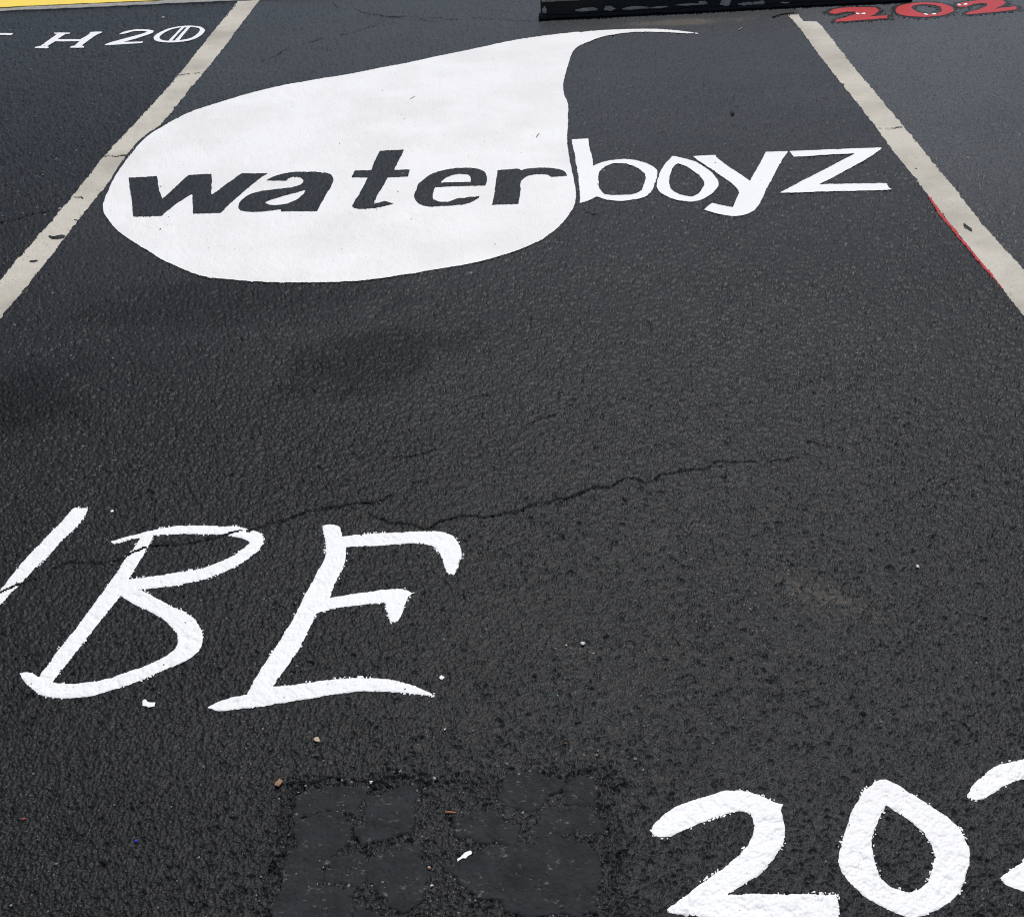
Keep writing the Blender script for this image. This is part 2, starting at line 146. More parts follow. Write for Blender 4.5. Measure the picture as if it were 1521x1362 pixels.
SPOTS = {"tan": [-0.3505, 1.1574], "brown": [-0.4008, 1.0741], "dark": [0.9229, 4.0585], "pale": [0.108, 1.3401], "orange": [0.0782, 1.3391], "chip_orange": [0.0608, 1.1221], "chip_red": [-0.7962, 1.0349], "bead_blue": [-0.6066, 0.9831], "white_top": [-0.2537, 1.0667], "grey": [-0.1528, 1.0675], "white_low": [-0.1521, 0.8811], "red_white": [-0.1568, 0.9095], "twig": [-0.1262, 1.0021], "glint": [0.762, 1.4876], "white_mid": [-0.1372, 1.1639], "needle_a": [-0.3282, 4.4845], "needle_b": [0.1672, 3.9514], "stop_a": [0.2552, 5.5942], "stop_b": [1.969, 5.547], "kerb_a": [-2.7469, 6.4393], "kerb_b": [-1.3233, 6.3644], "stain_a": [-0.3345, 2.3902], "stain_b": [-1.2522, 2.2635], "stain_c": [-0.766, 2.7567], "dust": [0.9567, 5.4159], "scuff": [0.5575, 1.4358], "stick": [1.4455, 5.4223], "stick_b": [1.1979, 5.2296], "bead_teal": [1.3328, 5.4345], "chip_teal": [0.0545, 1.2231], "leaf": [1.007, 3.4834], "chip_white_b": [-1.7386, 6.0853]}


# ------------------------------------------------------------------ helpers
def tag(o, label=None, cat=None, group=None, kind=None):
    if label: o['label'] = label
    if cat: o['category'] = cat
    if group: o['group'] = group
    if kind: o['kind'] = kind
    return o

def empty(name, loc, label, cat, group=None):
    o = bpy.data.objects.new(name, None)
    o.location = loc
    o.empty_display_size = 0.1
    COL.objects.link(o)
    return tag(o, label, cat, group)

def link(name, mesh, mat, parent=None):
    o = bpy.data.objects.new(name, mesh)
    if mat: mesh.materials.append(mat)
    COL.objects.link(o)
    if parent:
        o.parent = parent
        o.matrix_parent_inverse = Matrix.Translation(-parent.location)
    return o

def np_mesh(name, co, quads, smooth=True):
    me = bpy.data.meshes.new(name)
    me.vertices.add(len(co))
    me.vertices.foreach_set('co', np.ascontiguousarray(co, dtype=np.float32).ravel())
    n = len(quads)
    me.loops.add(n * 4)
    me.loops.foreach_set('vertex_index', np.ascontiguousarray(quads, dtype=np.int32).ravel())
    me.polygons.add(n)
    me.polygons.foreach_set('loop_start', np.arange(0, n * 4, 4, dtype=np.int32))
    me.polygons.foreach_set('use_smooth', np.full(n, smooth))
    me.update(calc_edges=True)
    return me

# ---- noise on the level ground (numpy)
def hash2(ix, iy, seed):
    h = (ix.astype(np.int64) * 374761393 + iy.astype(np.int64) * 668265263 + seed * 974634777) & 0xffffffff
    h = ((h ^ (h >> 13)) * 1274126177) & 0xffffffff
    h = ((h ^ (h >> 15)) * 2246822519) & 0xffffffff
    return (h ^ (h >> 16)) & 0xffffffff

def gnoise(x, y, s, seed):
    x = x / s; y = y / s
    ix = np.floor(x); iy = np.floor(y)
    fx = x - ix; fy = y - iy
    ix = ix.astype(np.int64); iy = iy.astype(np.int64)
    def gr(a, b, dx, dy):
        t = hash2(a, b, seed) * (2 * math.pi / 4294967296.0)
        return np.cos(t) * dx + np.sin(t) * dy
    sx = fx * fx * fx * (fx * (fx * 6 - 15) + 10); sy = fy * fy * fy * (fy * (fy * 6 - 15) + 10)
    a = gr(ix, iy, fx, fy); b = gr(ix + 1, iy, fx - 1, fy)
    c = gr(ix, iy + 1, fx, fy - 1); d = gr(ix + 1, iy + 1, fx - 1, fy - 1)
    return ((a + (b - a) * sx) + ((c + (d - c) * sx) - (a + (b - a) * sx)) * sy) * 1.5

def worley(x, y, s, seed):
    x = x / s; y = y / s
    ix = np.floor(x).astype(np.int64); iy = np.floor(y).astype(np.int64)
    f1 = np.full(x.shape, 9.0); f2 = np.full(x.shape, 9.0); idr = np.zeros(x.shape); tilt = np.zeros(x.shape)
    for a in (-1, 0, 1):
        for b in (-1, 0, 1):
            h = hash2(ix + a, iy + b, seed)
            px = ix + a + (h & 0xffff) / 65536.0
            py = iy + b + (h >> 16) / 65536.0
            d = np.hypot(px - x, py - y)
            near = d < f1
            f2 = np.where(near, f1, np.minimum(f2, d))
            idr = np.where(near, ((h >> 5) & 1023) / 1023.0, idr)
            g = (h >> 9) * 0.0021
            tilt = np.where(near, (x - px) * np.cos(g) + (y - py) * np.sin(g), tilt)
            f1 = np.where(near, d, f1)
    return f1, f2, idr, tilt

def sstep(a, b, x):
    t = np.clip((x - a) / (b - a), 0, 1)
    return t * t * (3 - 2 * t)

def seg_dist(px, py, line):
    d = np.full(px.shape, 1e9)
    for (x0, y0), (x1, y1) in zip(line[:-1], line[1:]):
        vx, vy = x1 - x0, y1 - y0
        t = np.clip(((px - x0) * vx + (py - y0) * vy) / max(vx * vx + vy * vy, 1e-12), 0, 1)
        d = np.minimum(d, np.hypot(px - x0 - t * vx, py - y0 - t * vy))
    return d

# ------------------------------------------------------------------ materials
def mat(name):
    m = bpy.data.materials.new(name)
    m.use_nodes = True
    nt = m.node_tree
    return m, nt, nt.nodes['Principled BSDF']

def N(nt, kind, **kw):
    n = nt.nodes.new(kind)
    for k, v in kw.items():
        if k in n.inputs: n.inputs[k].default_value = v
        else: setattr(n, k, v)
    return n

def noise_node(nt, scale, detail=3.0, rough=0.55):
    n = N(nt, 'ShaderNodeTexNoise')
    n.inputs['Scale'].default_value = scale
    n.inputs['Detail'].default_value = detail
    n.inputs['Roughness'].default_value = rough
    tc = nt.nodes.get('geo') or nt.nodes.new('ShaderNodeNewGeometry')
    tc.name = 'geo'
    nt.links.new(tc.outputs['Position'], n.inputs['Vector'])
    return n.outputs['Fac']

def ramp(nt, fac, stops):
    r = nt.nodes.new('ShaderNodeValToRGB')
    els = r.color_ramp.elements
    while len(els) < len(stops): els.new(0.5)
    for e, (p, c) in zip(els, stops):
        e.position = p
        e.color = (c, c, c, 1) if not hasattr(c, '__len__') else (*c, 1)
    nt.links.new(fac, r.inputs['Fac'])
    return r.outputs['Color']

def mix(nt, fac, a, b, mode='MIX'):
    m = nt.nodes.new('ShaderNodeMix')
    m.data_type = 'RGBA'
    m.blend_type = mode
    for s, v in ((m.inputs[0], fac), (m.inputs[6], a), (m.inputs[7], b)):
        if hasattr(v, 'links'): nt.links.new(v, s)
        else: s.default_value = v if not hasattr(v, '__len__') else (*v, 1)
    return m.outputs[2]

def bump(nt, bsdf, height, strength, dist):
    b = nt.nodes.new('ShaderNodeBump')
    b.inputs['Strength'].default_value = strength
    b.inputs['Distance'].default_value = dist
    nt.links.new(height, b.inputs['Height'])
    nt.links.new(b.outputs['Normal'], bsdf.inputs['Normal'])

def asphalt_material(name, attr=True, base=0.0175, scrapes=False):
    m, nt, p = mat(name)
    c = ramp(nt, noise_node(nt, 2.2, 4), [(0.3, (base * 0.875, base * 0.93, base * 0.985)), (0.7, (base * 1.03, base * 1.09, base * 1.15))])
    fine = noise_node(nt, 260, 3, 0.6)
    c = mix(nt, 1.0, c, ramp(nt, fine, [(0.30, 0.45), (0.50, 0.95), (0.72, 1.65)]), 'MULTIPLY')
    c = mix(nt, 1.0, c, ramp(nt, noise_node(nt, 105, 2, 0.6), [(0.30, 0.74), (0.50, 0.98), (0.70, 1.28)]), 'MULTIPLY')
    speck = noise_node(nt, 190, 1.5, 0.5)
    if attr:
        at = nt.nodes.new('ShaderNodeAttribute'); at.attribute_name = 'surface'
        sp = nt.nodes.new('ShaderNodeSeparateColor'); nt.links.new(at.outputs['Color'], sp.inputs['Color'])
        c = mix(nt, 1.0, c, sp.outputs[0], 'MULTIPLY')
        c = mix(nt, sp.outputs[1], c, (0.20, 0.17, 0.13))
        mth = nt.nodes.new('ShaderNodeMath'); mth.operation = 'MULTIPLY'
        nt.links.new(ramp(nt, speck, [(0.68, 0.0), (0.76, 1.0)]), mth.inputs[0]); nt.links.new(sp.outputs[2], mth.inputs[1])
        c = mix(nt, mth.outputs[0], c, (0.26, 0.25, 0.235))
    if scrapes:
        c = mix(nt, ramp(nt, noise_node(nt, 75, 4, 0.75), [(0.61, 0.0), (0.70, 0.6)]), c, (0.22, 0.215, 0.20))
    nt.links.new(c, p.inputs['Base Color'])
    p.inputs['Roughness'].default_value = 0.40
    p.inputs['Specular IOR Level'].default_value = 0.145
    if attr:
        sm = nt.nodes.new('ShaderNodeMath'); sm.operation = 'MULTIPLY'; sm.inputs[1].default_value = 0.125
        nt.links.new(at.outputs['Alpha'], sm.inputs[0]); nt.links.new(sm.outputs[0], p.inputs['Specular IOR Level'])
    bump(nt, p, noise_node(nt, 330, 3, 0.6), 0.6, 0.0016)
    return m

def paint_material(name, col, worn, var=0.5, grime=(0.3, 0.28, 0.25), spots=0.73, rough=0.55):
    m, nt, p = mat(name)
    c = mix(nt, ramp(nt, noise_node(nt, 3.1, 4), [(0.4, 0.0), (0.64, var)]), col, worn)
    c = mix(nt, ramp(nt, noise_node(nt, 34, 5, 0.7), [(0.56, 0.0), (0.80, 0.30)]), c, worn)
    c = mix(nt, ramp(nt, noise_node(nt, 120, 2.5, 0.6), [(spots, 0.0), (spots + 0.06, 0.75)]), c, grime)
    nt.links.new(c, p.inputs['Base Color'])
    p.inputs['Roughness'].default_value = rough
    p.inputs['Specular IOR Level'].default_value = 0.3
    bump(nt, p, noise_node(nt, 420, 2, 0.5), 0.15, 0.001)
    return m

def plain_material(name, col, rough=0.7, var=0.25, scale=60, spec=0.3):
    m, nt, p = mat(name)
    d = tuple(v * (1 - var) for v in col)
    nt.links.new(ramp(nt, noise_node(nt, scale, 4, 0.6), [(0.3, d), (0.7, col)]), p.inputs['Base Color'])
    p.inputs['Roughness'].default_value = rough
    p.inputs['Specular IOR Level'].default_value = spec
    bump(nt, p, noise_node(nt, scale * 4, 3), 0.25, 0.002)
    return m

def tar_material():
    m, nt, p = mat('smooth_tar')
    c = ramp(nt, noise_node(nt, 22, 4, 0.6), [(0.3, (0.0150, 0.0165, 0.018)), (0.7, (0.029, 0.031, 0.033))])
    # dusty scrapes, drawn out in one direction
    mp = nt.nodes.new('ShaderNodeMapping'); mp.inputs['Scale'].default_value = (75, 130, 60); mp.inputs['Rotation'].default_value = (0, 0, 0.6)
    n = nt.nodes.new('ShaderNodeTexNoise'); n.inputs['Scale'].default_value = 1.0; n.inputs['Detail'].default_value = 4; n.inputs['Roughness'].default_value = 0.7
    geo = nt.nodes['geo']; nt.links.new(geo.outputs['Position'], mp.inputs['Vector']); nt.links.new(mp.outputs['Vector'], n.inputs['Vector'])
    mask = mix(nt, 1.0, ramp(nt, n.outputs['Fac'], [(0.57, 0.0), (0.72, 0.65)]), ramp(nt, noise_node(nt, 28, 2), [(0.44, 0.0), (0.60, 1.0)]), 'MULTIPLY')
    c = mix(nt, mask, c, (0.26, 0.255, 0.235))
    nt.links.new(c, p.inputs['Base Color'])
    p.inputs['Roughness'].default_value = 0.7
    p.inputs['Specular IOR Level'].default_value = 0.12
    bump(nt, p, noise_node(nt, 130, 5, 0.7), 0.8, 0.003)
    return m

ASPHALT = asphalt_material('sealed_asphalt')
SLAB = tar_material()
PLAIN_ASPHALT = asphalt_material('far_asphalt', attr=False)
WHITE = paint_material('white_latex', (0.80, 0.80, 0.80), (0.76, 0.755, 0.75), 0.8, spots=0.80)
DROP = paint_material('white_droplet_paint', (0.785, 0.775, 0.762), (0.70, 0.685, 0.667), 0.8, grime=(0.22, 0.21, 0.20), spots=0.675)
DARK = asphalt_material('black_sealer', attr=False, base=0.0205)
LINE = paint_material('old_line_paint', (0.51, 0.475, 0.405), (0.37, 0.34, 0.285), 1.0, grime=(0.24, 0.22, 0.19), spots=0.62, rough=0.75)
RED = paint_material('red_paint', (0.43, 0.014, 0.018), (0.37, 0.014, 0.018), 0.8, grime=(0.55, 0.25, 0.24), spots=0.68)
YELLOW = paint_material('yellow_kerb_paint', (0.88, 0.65, 0.085), (0.83, 0.60, 0.10), 0.7, grime=(0.55, 0.45, 0.2), spots=0.74, rough=0.6)
CONCRETE = plain_material('concrete', (0.42, 0.40, 0.37), 0.9, 0.4, 45)

# ------------------------------------------------------------------ the ground: one sheet with real relief, finer close by
TANP = EYE * math.tan(PITCH)
angs = np.concatenate([np.linspace(rad(9.0), rad(11.4), 24, endpoint=False),
                       np.linspace(rad(11.4), rad(61.3), 905, endpoint=False),
                       np.linspace(rad(61.3), rad(88), 60)])
Y = (EYE / np.tan(angs))[::-1].copy()                       # near to far
UF = 0.425
U = np.concatenate([np.linspace(-0.95, -UF, 90, endpoint=False), np.linspace(-UF, UF, 930, endpoint=False), np.linspace(UF, 0.95, 91)])
NR, NC = len(Y), len(U)
GX = U[None, :] * (Y[:, None] + TANP)
GY = np.repeat(Y[:, None], NC, 1)
DY = np.gradient(Y)                                          # local row spacing
DX = np.gradient(U)[None, :] * (Y[:, None] + TANP)
CELL = np.maximum(np.repeat(DY[:, None], NC, 1), DX)

def interp_line(which):
    p = np.array(SHAPES[which][0]) / 1000.0
    o = np.argsort(p[:, 1])
    c = np.polyfit(p[o, 1], p[o, 0], 1)
    return c
LL, RL = interp_line('left_line'), interp_line('right_line')
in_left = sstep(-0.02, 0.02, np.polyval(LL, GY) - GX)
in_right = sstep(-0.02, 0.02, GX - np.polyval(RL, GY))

# extent of the crumbled patch
PATCH_C = (np.mean([p for k in range(12) for p in [q[0] for q in SHAPES['slab%d' % k][0]]]) / 1000.0,
           np.mean([q[1] for k in range(12) for q in SHAPES['slab%d' % k][0]]) / 1000.0)
px0 = min(q[0] for k in range(12) for q in SHAPES['slab%d' % k][0]) / 1000 - 0.012
px1 = max(q[0] for k in range(12) for q in SHAPES['slab%d' % k][0]) / 1000 + 0.02
py1 = max(q[1] for k in range(12) for q in SHAPES['slab%d' % k][0]) / 1000 + 0.01
wob = gnoise(GX, GY, 0.05, 71) * 0.02
patch = sstep(0, 0.015, GX - px0 + wob) * sstep(0, 0.015, px1 - GX + wob) * sstep(0, 0.015, py1 - GY + wob)

wide = sstep(-0.02, 0.01, GX - px0 + wob) * sstep(-0.02, 0.01, px1 - GX + wob) * sstep(-0.02, 0.01, py1 - GY + wob)
patch_rim = wide * (1 - sstep(0.0, 0.03, GX - px0 - 0.01) * sstep(0.0, 0.03, px1 - GX - 0.01) * sstep(0, 0.03, py1 - GY - 0.01))

def relief():
    wx = GX + 0.0022 * gnoise(GX, GY, 0.0075, 3); wy = GY + 0.0022 * gnoise(GX, GY, 0.0075, 4)
    f1, f2, idr, tilt = worley(wx, wy, 0.0054, 11)           # rounded stones under the sealer
    open_ = sstep(-0.45, 0.15, gnoise(GX, GY, 0.016, 5) + 0.25 * gnoise(GX, GY, 0.12, 6))
    crev = 1 - sstep(0.0, 0.22, f2 - f1)
    h = -0.0034 * np.minimum(f1, 1.0) ** 2 - 0.0019 * crev * open_ + 0.0007 * (idr - 0.5) + 0.0012 * tilt
    h += 0.0011 * gnoise(GX, GY, 0.0031, 7) + 0.0009 * gnoise(GX, GY, 0.013, 8)
    # sparse, longer and deeper crevices between the stones
    w2x = GX + 0.008 * gnoise(GX, GY, 0.016, 23); w2y = GY + 0.008 * gnoise(GX, GY, 0.016, 24)
    f1b, f2b, _, _ = worley(w2x, w2y * 1.2, 0.0145, 21)
    h -= 0.0050 * (1 - sstep(0.02, 0.11, f2b - f1b)) * sstep(0.20, 0.42, gnoise(GX, GY, 0.020, 22) + 0.30 * gnoise(GX, GY, 0.25, 25) + 0.16 * sstep(-0.2, 0.3, GX / (GY + TANP)))
    h *= 1 + 0.6 * patch_rim + 0.25 * patch
    h *= 1 + 0.38 * sstep(1.2, 2.0, GY) + 0.5 * in_left
    fade = np.clip((0.034 - CELL) / 0.018, 0.80, 1.0)
    h = h * fade - 0.0010 * patch
    calm = sstep(UF, UF + 0.03, np.abs(U))[None, :] + sstep(EYE / math.tan(rad(61.3)), EYE / math.tan(rad(63.5)), Y)[:, None]
    h *= 1 - 0.88 * np.clip(calm, 0, 1)                      # the sheet's cells are wide out there
    h += 0.0018 * gnoise(GX, GY, 0.35, 32)
    return h
GZ = relief()

crack_depth = np.zeros_like(GZ)
FAR_CRACKS = []
for ci, c in enumerate(CRACKS):
    wd = c[0] / 1000.0
    pts = np.array(c[1:]).reshape(-1, 2) / 1000.0
    fine = [pts[0]]
    rng = np.random.RandomState(ci)
    for a, b in zip(pts[:-1], pts[1:]):
        n = max(2, int(np.hypot(*(b - a)) / 0.016))
        for k in range(1, n + 1):
            q = a + (b - a) * k / n
            nrm = np.array([-(b - a)[1], (b - a)[0]]); nrm /= np.hypot(*nrm)
            fine.append(q + nrm * rng.uniform(-0.0055, 0.0055) * (k < n))
    fine = np.array(fine)
    FAR_CRACKS.append((wd, fine))
    if fine[:, 1].mean() > 2.9: continue
    r0 = np.searchsorted(Y, fine[:, 1].min() - 0.06); r1 = np.searchsorted(Y, fine[:, 1].max() + 0.06)
    r1 = max(r1, r0 + 2)
    sx, sy = GX[r0:r1], GY[r0:r1]
    cols = np.where((sx.max(0) > fine[:, 0].min() - 0.05) & (sx.min(0) < fine[:, 0].max() + 0.05))[0]
    c0, c1 = cols[0], cols[-1] + 1
    d = seg_dist(sx[:, c0:c1], sy[:, c0:c1], fine)
    vary = 0.65 + 0.7 * np.abs(gnoise(sx[:, c0:c1], sy[:, c0:c1], 0.05, 91))
    half = np.maximum(wd * vary * 0.85, 0.40 * DY[r0:r1, None] * min(1.0, wd / 0.0016))
    dep = 1 - sstep(0.35, 1.0, d / half)
    crack_depth[r0:r1, c0:c1] = np.maximum(crack_depth[r0:r1, c0:c1], dep)
GZ -= 0.016 * crack_depth

def blob(n, rx, ry, seed, soft=0.5, rot=0.0):
    cx, cy = SPOTS[n]
    dx, dy = GX - cx, GY - cy
    c, s = math.cos(rot), math.sin(rot)
    d = np.hypot((dx * c + dy * s) / rx, (-dx * s + dy * c) / ry) + 0.5 * gnoise(GX, GY, 0.12, seed) + 0.25 * gnoise(GX, GY, 0.04, seed + 1)
    return 1 - sstep(1 - soft, 1 + soft, d)

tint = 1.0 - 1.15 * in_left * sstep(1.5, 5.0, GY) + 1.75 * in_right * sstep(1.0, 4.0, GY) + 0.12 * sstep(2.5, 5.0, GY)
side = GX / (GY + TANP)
tint += 0.30 * sstep(-0.25, 0.3, side) - 0.16 * sstep(0.1, -0.4, side) * (1 - in_left) + 1.40 * sstep(1.5, 5.4, GY) - 0.10  # lightening with distance paints the grazing sheen into the asphalt colour
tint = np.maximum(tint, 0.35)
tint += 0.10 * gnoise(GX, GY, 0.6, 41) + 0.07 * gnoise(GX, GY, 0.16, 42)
tint *= 1 - 0.38 * blob('stain_a', 0.22, 0.14, 43, 0.5, 0.35)
tint *= 1 - 0.40 * blob('stain_b', 0.17, 0.18, 45)
tint *= 1 - 0.30 * blob('stain_c', 0.42, 0.14, 47)
matt = 1 - 0.26 * np.maximum.reduce([blob('stain_a', 0.22, 0.14, 43, 0.4, 0.35), blob('stain_b', 0.17, 0.18, 45), 0.6 * blob('stain_c', 0.42, 0.14, 47)])
tint *= 1 - 0.12 * patch
tint *= 1 - 0.8 * crack_depth
dust = 0.32 * blob('dust', 0.24, 0.05, 51, 0.6) + 0.20 * blob('scuff', 0.075, 0.035, 53, 0.7, -0.6) * sstep(-0.1, 0.3, gnoise(GX, GY, 0.012, 55))
dust = np.clip(dust, 0, 1)
speck = 0.25 + 0.55 * in_left + 0.9 * patch * sstep(0.0, 0.4, gnoise(GX, GY, 0.05, 61)) + 0.5 * sstep(0.1, 0.5, gnoise(GX, GY, 0.3, 62))
speck = speck + 0.8 * blob('scuff', 0.06, 0.03, 53, 0.6, -0.6)
speck = np.clip(speck, 0, 1) * (1 - crack_depth)

GZD = GZ.copy()                                             # the sheet itself, pressed down a little under the paint
lot = bpy.data.objects.new('parking_lot', bpy.data.meshes.new('parking_lot'))
COL.objects.link(lot)
tag(lot, 'dark sealcoated asphalt of the parking bays with cracks', None, None, 'structure')

bm = bmesh.new()
for v in ((-300, -300), (300, -300), (300, 300), (-300, 300)): bm.verts.new((v[0], v[1], -0.04))
bm.faces.new(bm.verts)
me = bpy.data.meshes.new('ground'); bm.to_mesh(me); bm.free()
tag(link('ground', me, PLAIN_ASPHALT), 'asphalt ground beyond the parking bays', None, None, 'structure')

# ------------------------------------------------------------------ paint laid on that relief
YM = 0.5 * (Y[:-1] + Y[1:])
def refine(ring, amp, seed, step, smooth=True):
    """rounds the soft corners of an outline and gives it a hand-painted edge"""
    p = np.array(ring, dtype=float) / 1000.0
    if smooth:
        for _ in range(2):
            nx = np.roll(p, -1, 0); pv = np.roll(p, 1, 0)
            a = p - pv; b = nx - p
            # foreshortening-free turn angle
            ang = np.abs(np.angle(np.exp(1j * (np.arctan2(b[:, 1], b[:, 0]) - np.arctan2(a[:, 1], a[:, 0])))))
            out = []
            for i in range(len(p)):
                if ang[i] > rad(52): out.append(p[i])
                else:
                    out.append(p[i] - 0.25 * a[i]); out.append(p[i] + 0.25 * b[i])
            p = np.array(out)
    q = []
    for a, b in zip(p, np.roll(p, -1, 0)):
        n = max(1, int(np.hypot(*(b - a)) / step))
        for k in range(n): q.append(a + (b - a) * k / n)
    q = np.array(q)
    if amp > 0:
        x, y = q[:, 0], q[:, 1]
        q = q + amp * np.stack([gnoise(x, y, 0.012, seed) + 0.8 * gnoise(x, y, 0.005, seed + 2) + 1.2 * gnoise(x, y, 0.045, seed + 4),
                                gnoise(x, y, 0.012, seed + 1) + 0.8 * gnoise(x, y, 0.005, seed + 3) + 1.2 * gnoise(x, y, 0.045, seed + 5)], -1)
    return q

def inside_rows(rings, ys, xs_of_row):
    e0 = np.concatenate(rings); e1 = np.concatenate([np.roll(r, -1, 0) for r in rings])
    res = []
    for y, xs in zip(ys, xs_of_row):
        m = (e0[:, 1] <= y) != (e1[:, 1] <= y)
        if not m.any(): res.append(np.zeros(len(xs), bool)); continue
        a, b = e0[m], e1[m]
        xi = np.sort(a[:, 0] + (y - a[:, 1]) * (b[:, 0] - a[:, 0]) / (b[:, 1] - a[:, 1]))
        res.append(np.searchsorted(xi, xs) % 2 == 1)
    return np.array(res)

def nearest(pts, rings):
    best = np.full(len(pts), 1e9); bp = pts.copy()
    for r in rings:
        a = r; b = np.roll(r, -1, 0); v = b - a; L = np.maximum((v ** 2).sum(1), 1e-14)
        for s in range(0, len(pts), 2000):
            q = pts[s:s + 2000]
            t = np.clip((((q[:, None] - a[None]) * v[None]).sum(-1)) / L[None], 0, 1)
            c = a[None] + t[..., None] * v[None]
            d = ((q[:, None] - c) ** 2).sum(-1)
            j = d.argmin(1); k = np.arange(len(q)); dm = np.sqrt(d[k, j])
            better = dm < best[s:s + 2000]
            best[s:s + 2000] = np.where(better, dm, best[s:s + 2000])
            bp[s:s + 2000] = np.where(better[:, None], c[k, j], bp[s:s + 2000])
    return bp, best

def draped(name, shape, material, parent=None, lift=0.001, amp=0.0012, seed=1, grow=0.0, crack_cut=0.45, flat=None, smooth=True, ragged=0.0, sub=(1, 1), thin=False, fill=0.8, cut=(), brush=0.0):
    rings0 = SHAPES[shape]
    cut_rings = [refine(r, c_amp, c_seed + 10 * i, 0.007, True) for c_shape, c_amp, c_seed in cut for i, r in enumerate(SHAPES[c_shape])]
    raw = np.array(rings0[0]) / 1000
    step = 0.004 if raw[:, 1].mean() < 2.5 else 0.007
    rings = [refine(r, amp, seed + 10 * i, step, smooth) for i, r in enumerate(rings0)] + cut_rings
    allp = np.concatenate(rings)
    pad = grow + 0.03
    r0 = max(np.searchsorted(Y, allp[:, 1].min() - pad) - 2, 0); r1 = min(np.searchsorted(Y, allp[:, 1].max() + pad) + 2, NR)
    cols = np.where((GX[r0:r1].max(0) > allp[:, 0].min() - pad) & (GX[r0:r1].min(0) < allp[:, 0].max() + pad))[0]
    c0, c1 = max(cols[0] - 1, 0), min(cols[-1] + 2, NC)
    def fine_(a):
        a = a[r0:r1, c0:c1]
        for ax in (0, 1):
            k = sub[ax]
            if k > 1:
                a = np.moveaxis(a, ax, 0)
                f = (np.arange(k) / k).reshape(-1, 1)
                body = (a[:-1, None] * (1 - f) + a[1:, None] * f).reshape(-1, a.shape[1])
                a = np.moveaxis(np.concatenate([body, a[-1:]]), 0, ax)
        return a.copy()
    gx, gy, gz, ck = fine_(GX), fine_(GY), fine_(GZ), fine_(crack_depth)
    cell = np.maximum(fine_(np.repeat(DY[:, None], NC, 1)) / sub[0], fine_(DX) / sub[1])
    fx = 0.25 * (gx[:-1, :-1] + gx[1:, :-1] + gx[:-1, 1:] + gx[1:, 1:])
    ins = inside_rows(rings, 0.5 * (gy[:-1, 0] + gy[1:, 0]), fx)
    if ragged > 0:                                            # worn: flakes missing
        fy = 0.5 * (gy[:-1, :-1] + gy[1:, 1:])
        n = gnoise(fx, fy, 0.011, seed + 77) + 0.6 * gnoise(fx, fy, 0.03, seed + 78) + 0.5 * gnoise(fx, fy, 0.1, seed + 79)
        keep = n < ragged
    if grow > 0:
        pts = np.stack([fx.ravel(), (0.5 * (gy[:-1, :-1] + gy[1:, 1:])).ravel()], -1)
        _, d = nearest(pts, rings)
        n = gnoise(pts[:, 0], pts[:, 1], 0.02, seed + 50) + gnoise(pts[:, 0], pts[:, 1], 0.008, seed + 51)
        ins = ins | ((d < grow * (1 + 0.9 * n)).reshape(ins.shape))
    # boundary vertices move onto the outline
    cnt = np.zeros(gx.shape, int)
    for a in (0, 1):
        for b in (0, 1):
            cnt[a:gx.shape[0] - 1 + a, b:gx.shape[1] - 1 + b] += ins
    bnd = (cnt > 0) & (cnt < 4)
    if grow == 0:
        q = np.stack([gx[bnd], gy[bnd]], -1)
        nq, d = nearest(q, rings)
        lim = 1.6 * cell[bnd]
        ok = d < lim
        gx[bnd] = np.where(ok, nq[:, 0], gx[bnd]); gy[bnd] = np.where(ok, nq[:, 1], gy[bnd])
    cf = np.maximum.reduce([ck[:-1, :-1], ck[1:, :-1], ck[:-1, 1:], ck[1:, 1:]])
    sel = ins & (cf < crack_cut)
    if ragged > 0: sel &= keep
    if brush > 0:                                             # dry bristle marks just outside the edge
        fy = 0.5 * (gy[:-1, :-1] + gy[1:, 1:])
        n = gnoise(fx * 1.0, fy * 1.0, 0.0042, seed + 61) + 0.9 * gnoise(fx, fy, 0.045, seed + 62)
        cand = (~ins) & (n > 0.58)
        cp = np.stack([fx[cand], fy[cand]], -1)
        _, dd = nearest(cp, rings)
        cand[cand] = dd < brush * np.clip(n[cand] * 1.6, 0.3, 1.3)
        sel |= cand & (cf < crack_cut)
    bz = gz
    for ax in (0, 1):
        acc = np.zeros_like(bz); k = 3 * sub[ax]
        pd = np.pad(bz, [(k, k) if a == ax else (0, 0) for a in (0, 1)], mode='edge')
        for i in range(2 * k + 1): acc += pd[i:i + bz.shape[0]] if ax == 0 else pd[:, i:i + bz.shape[1]]
        bz = acc / (2 * k + 1)
    z = gz * (1 - fill) + (bz + 0.0005) * fill + lift
    if thin: z = np.where(bnd, gz * 0.3 + bz * 0.7 + 0.0004, z)
    if flat is None:
        deep = (cnt == 4)[::sub[0], ::sub[1]] & (ck[::sub[0], ::sub[1]] < 0.2)
        low = np.where(deep, z[::sub[0], ::sub[1]] - 0.0022, 9.0)
        GZD[r0:r1, c0:c1] = np.minimum(GZD[r0:r1, c0:c1], low)
    if flat is not None: z = gz * flat[0] + flat[1] + flat[2] * gnoise(gx, gy, 0.03, seed + 5) + flat[2] * 0.5 * gnoise(gx, gy, 0.009, seed + 6)
    if flat is not None: z = np.where(bnd, z - 0.0022, z)
    ids = np.arange(gx.size).reshape(gx.shape)
    fq = np.stack([ids[:-1, :-1], ids[:-1, 1:], ids[1:, 1:], ids[1:, :-1]], -1)[sel]
    used, inv = np.unique(fq, return_inverse=True)
    co = np.stack([gx.ravel(), gy.ravel(), z.ravel()], -1)[used]
    return link(name, np_mesh(name, co, inv.reshape(-1, 4)), material, parent)

def centre(shape):
    p = np.array(SHAPES[shape][0]) / 1000
    return (float(p[:, 0].mean()), float(p[:, 1].min()), 0.0)

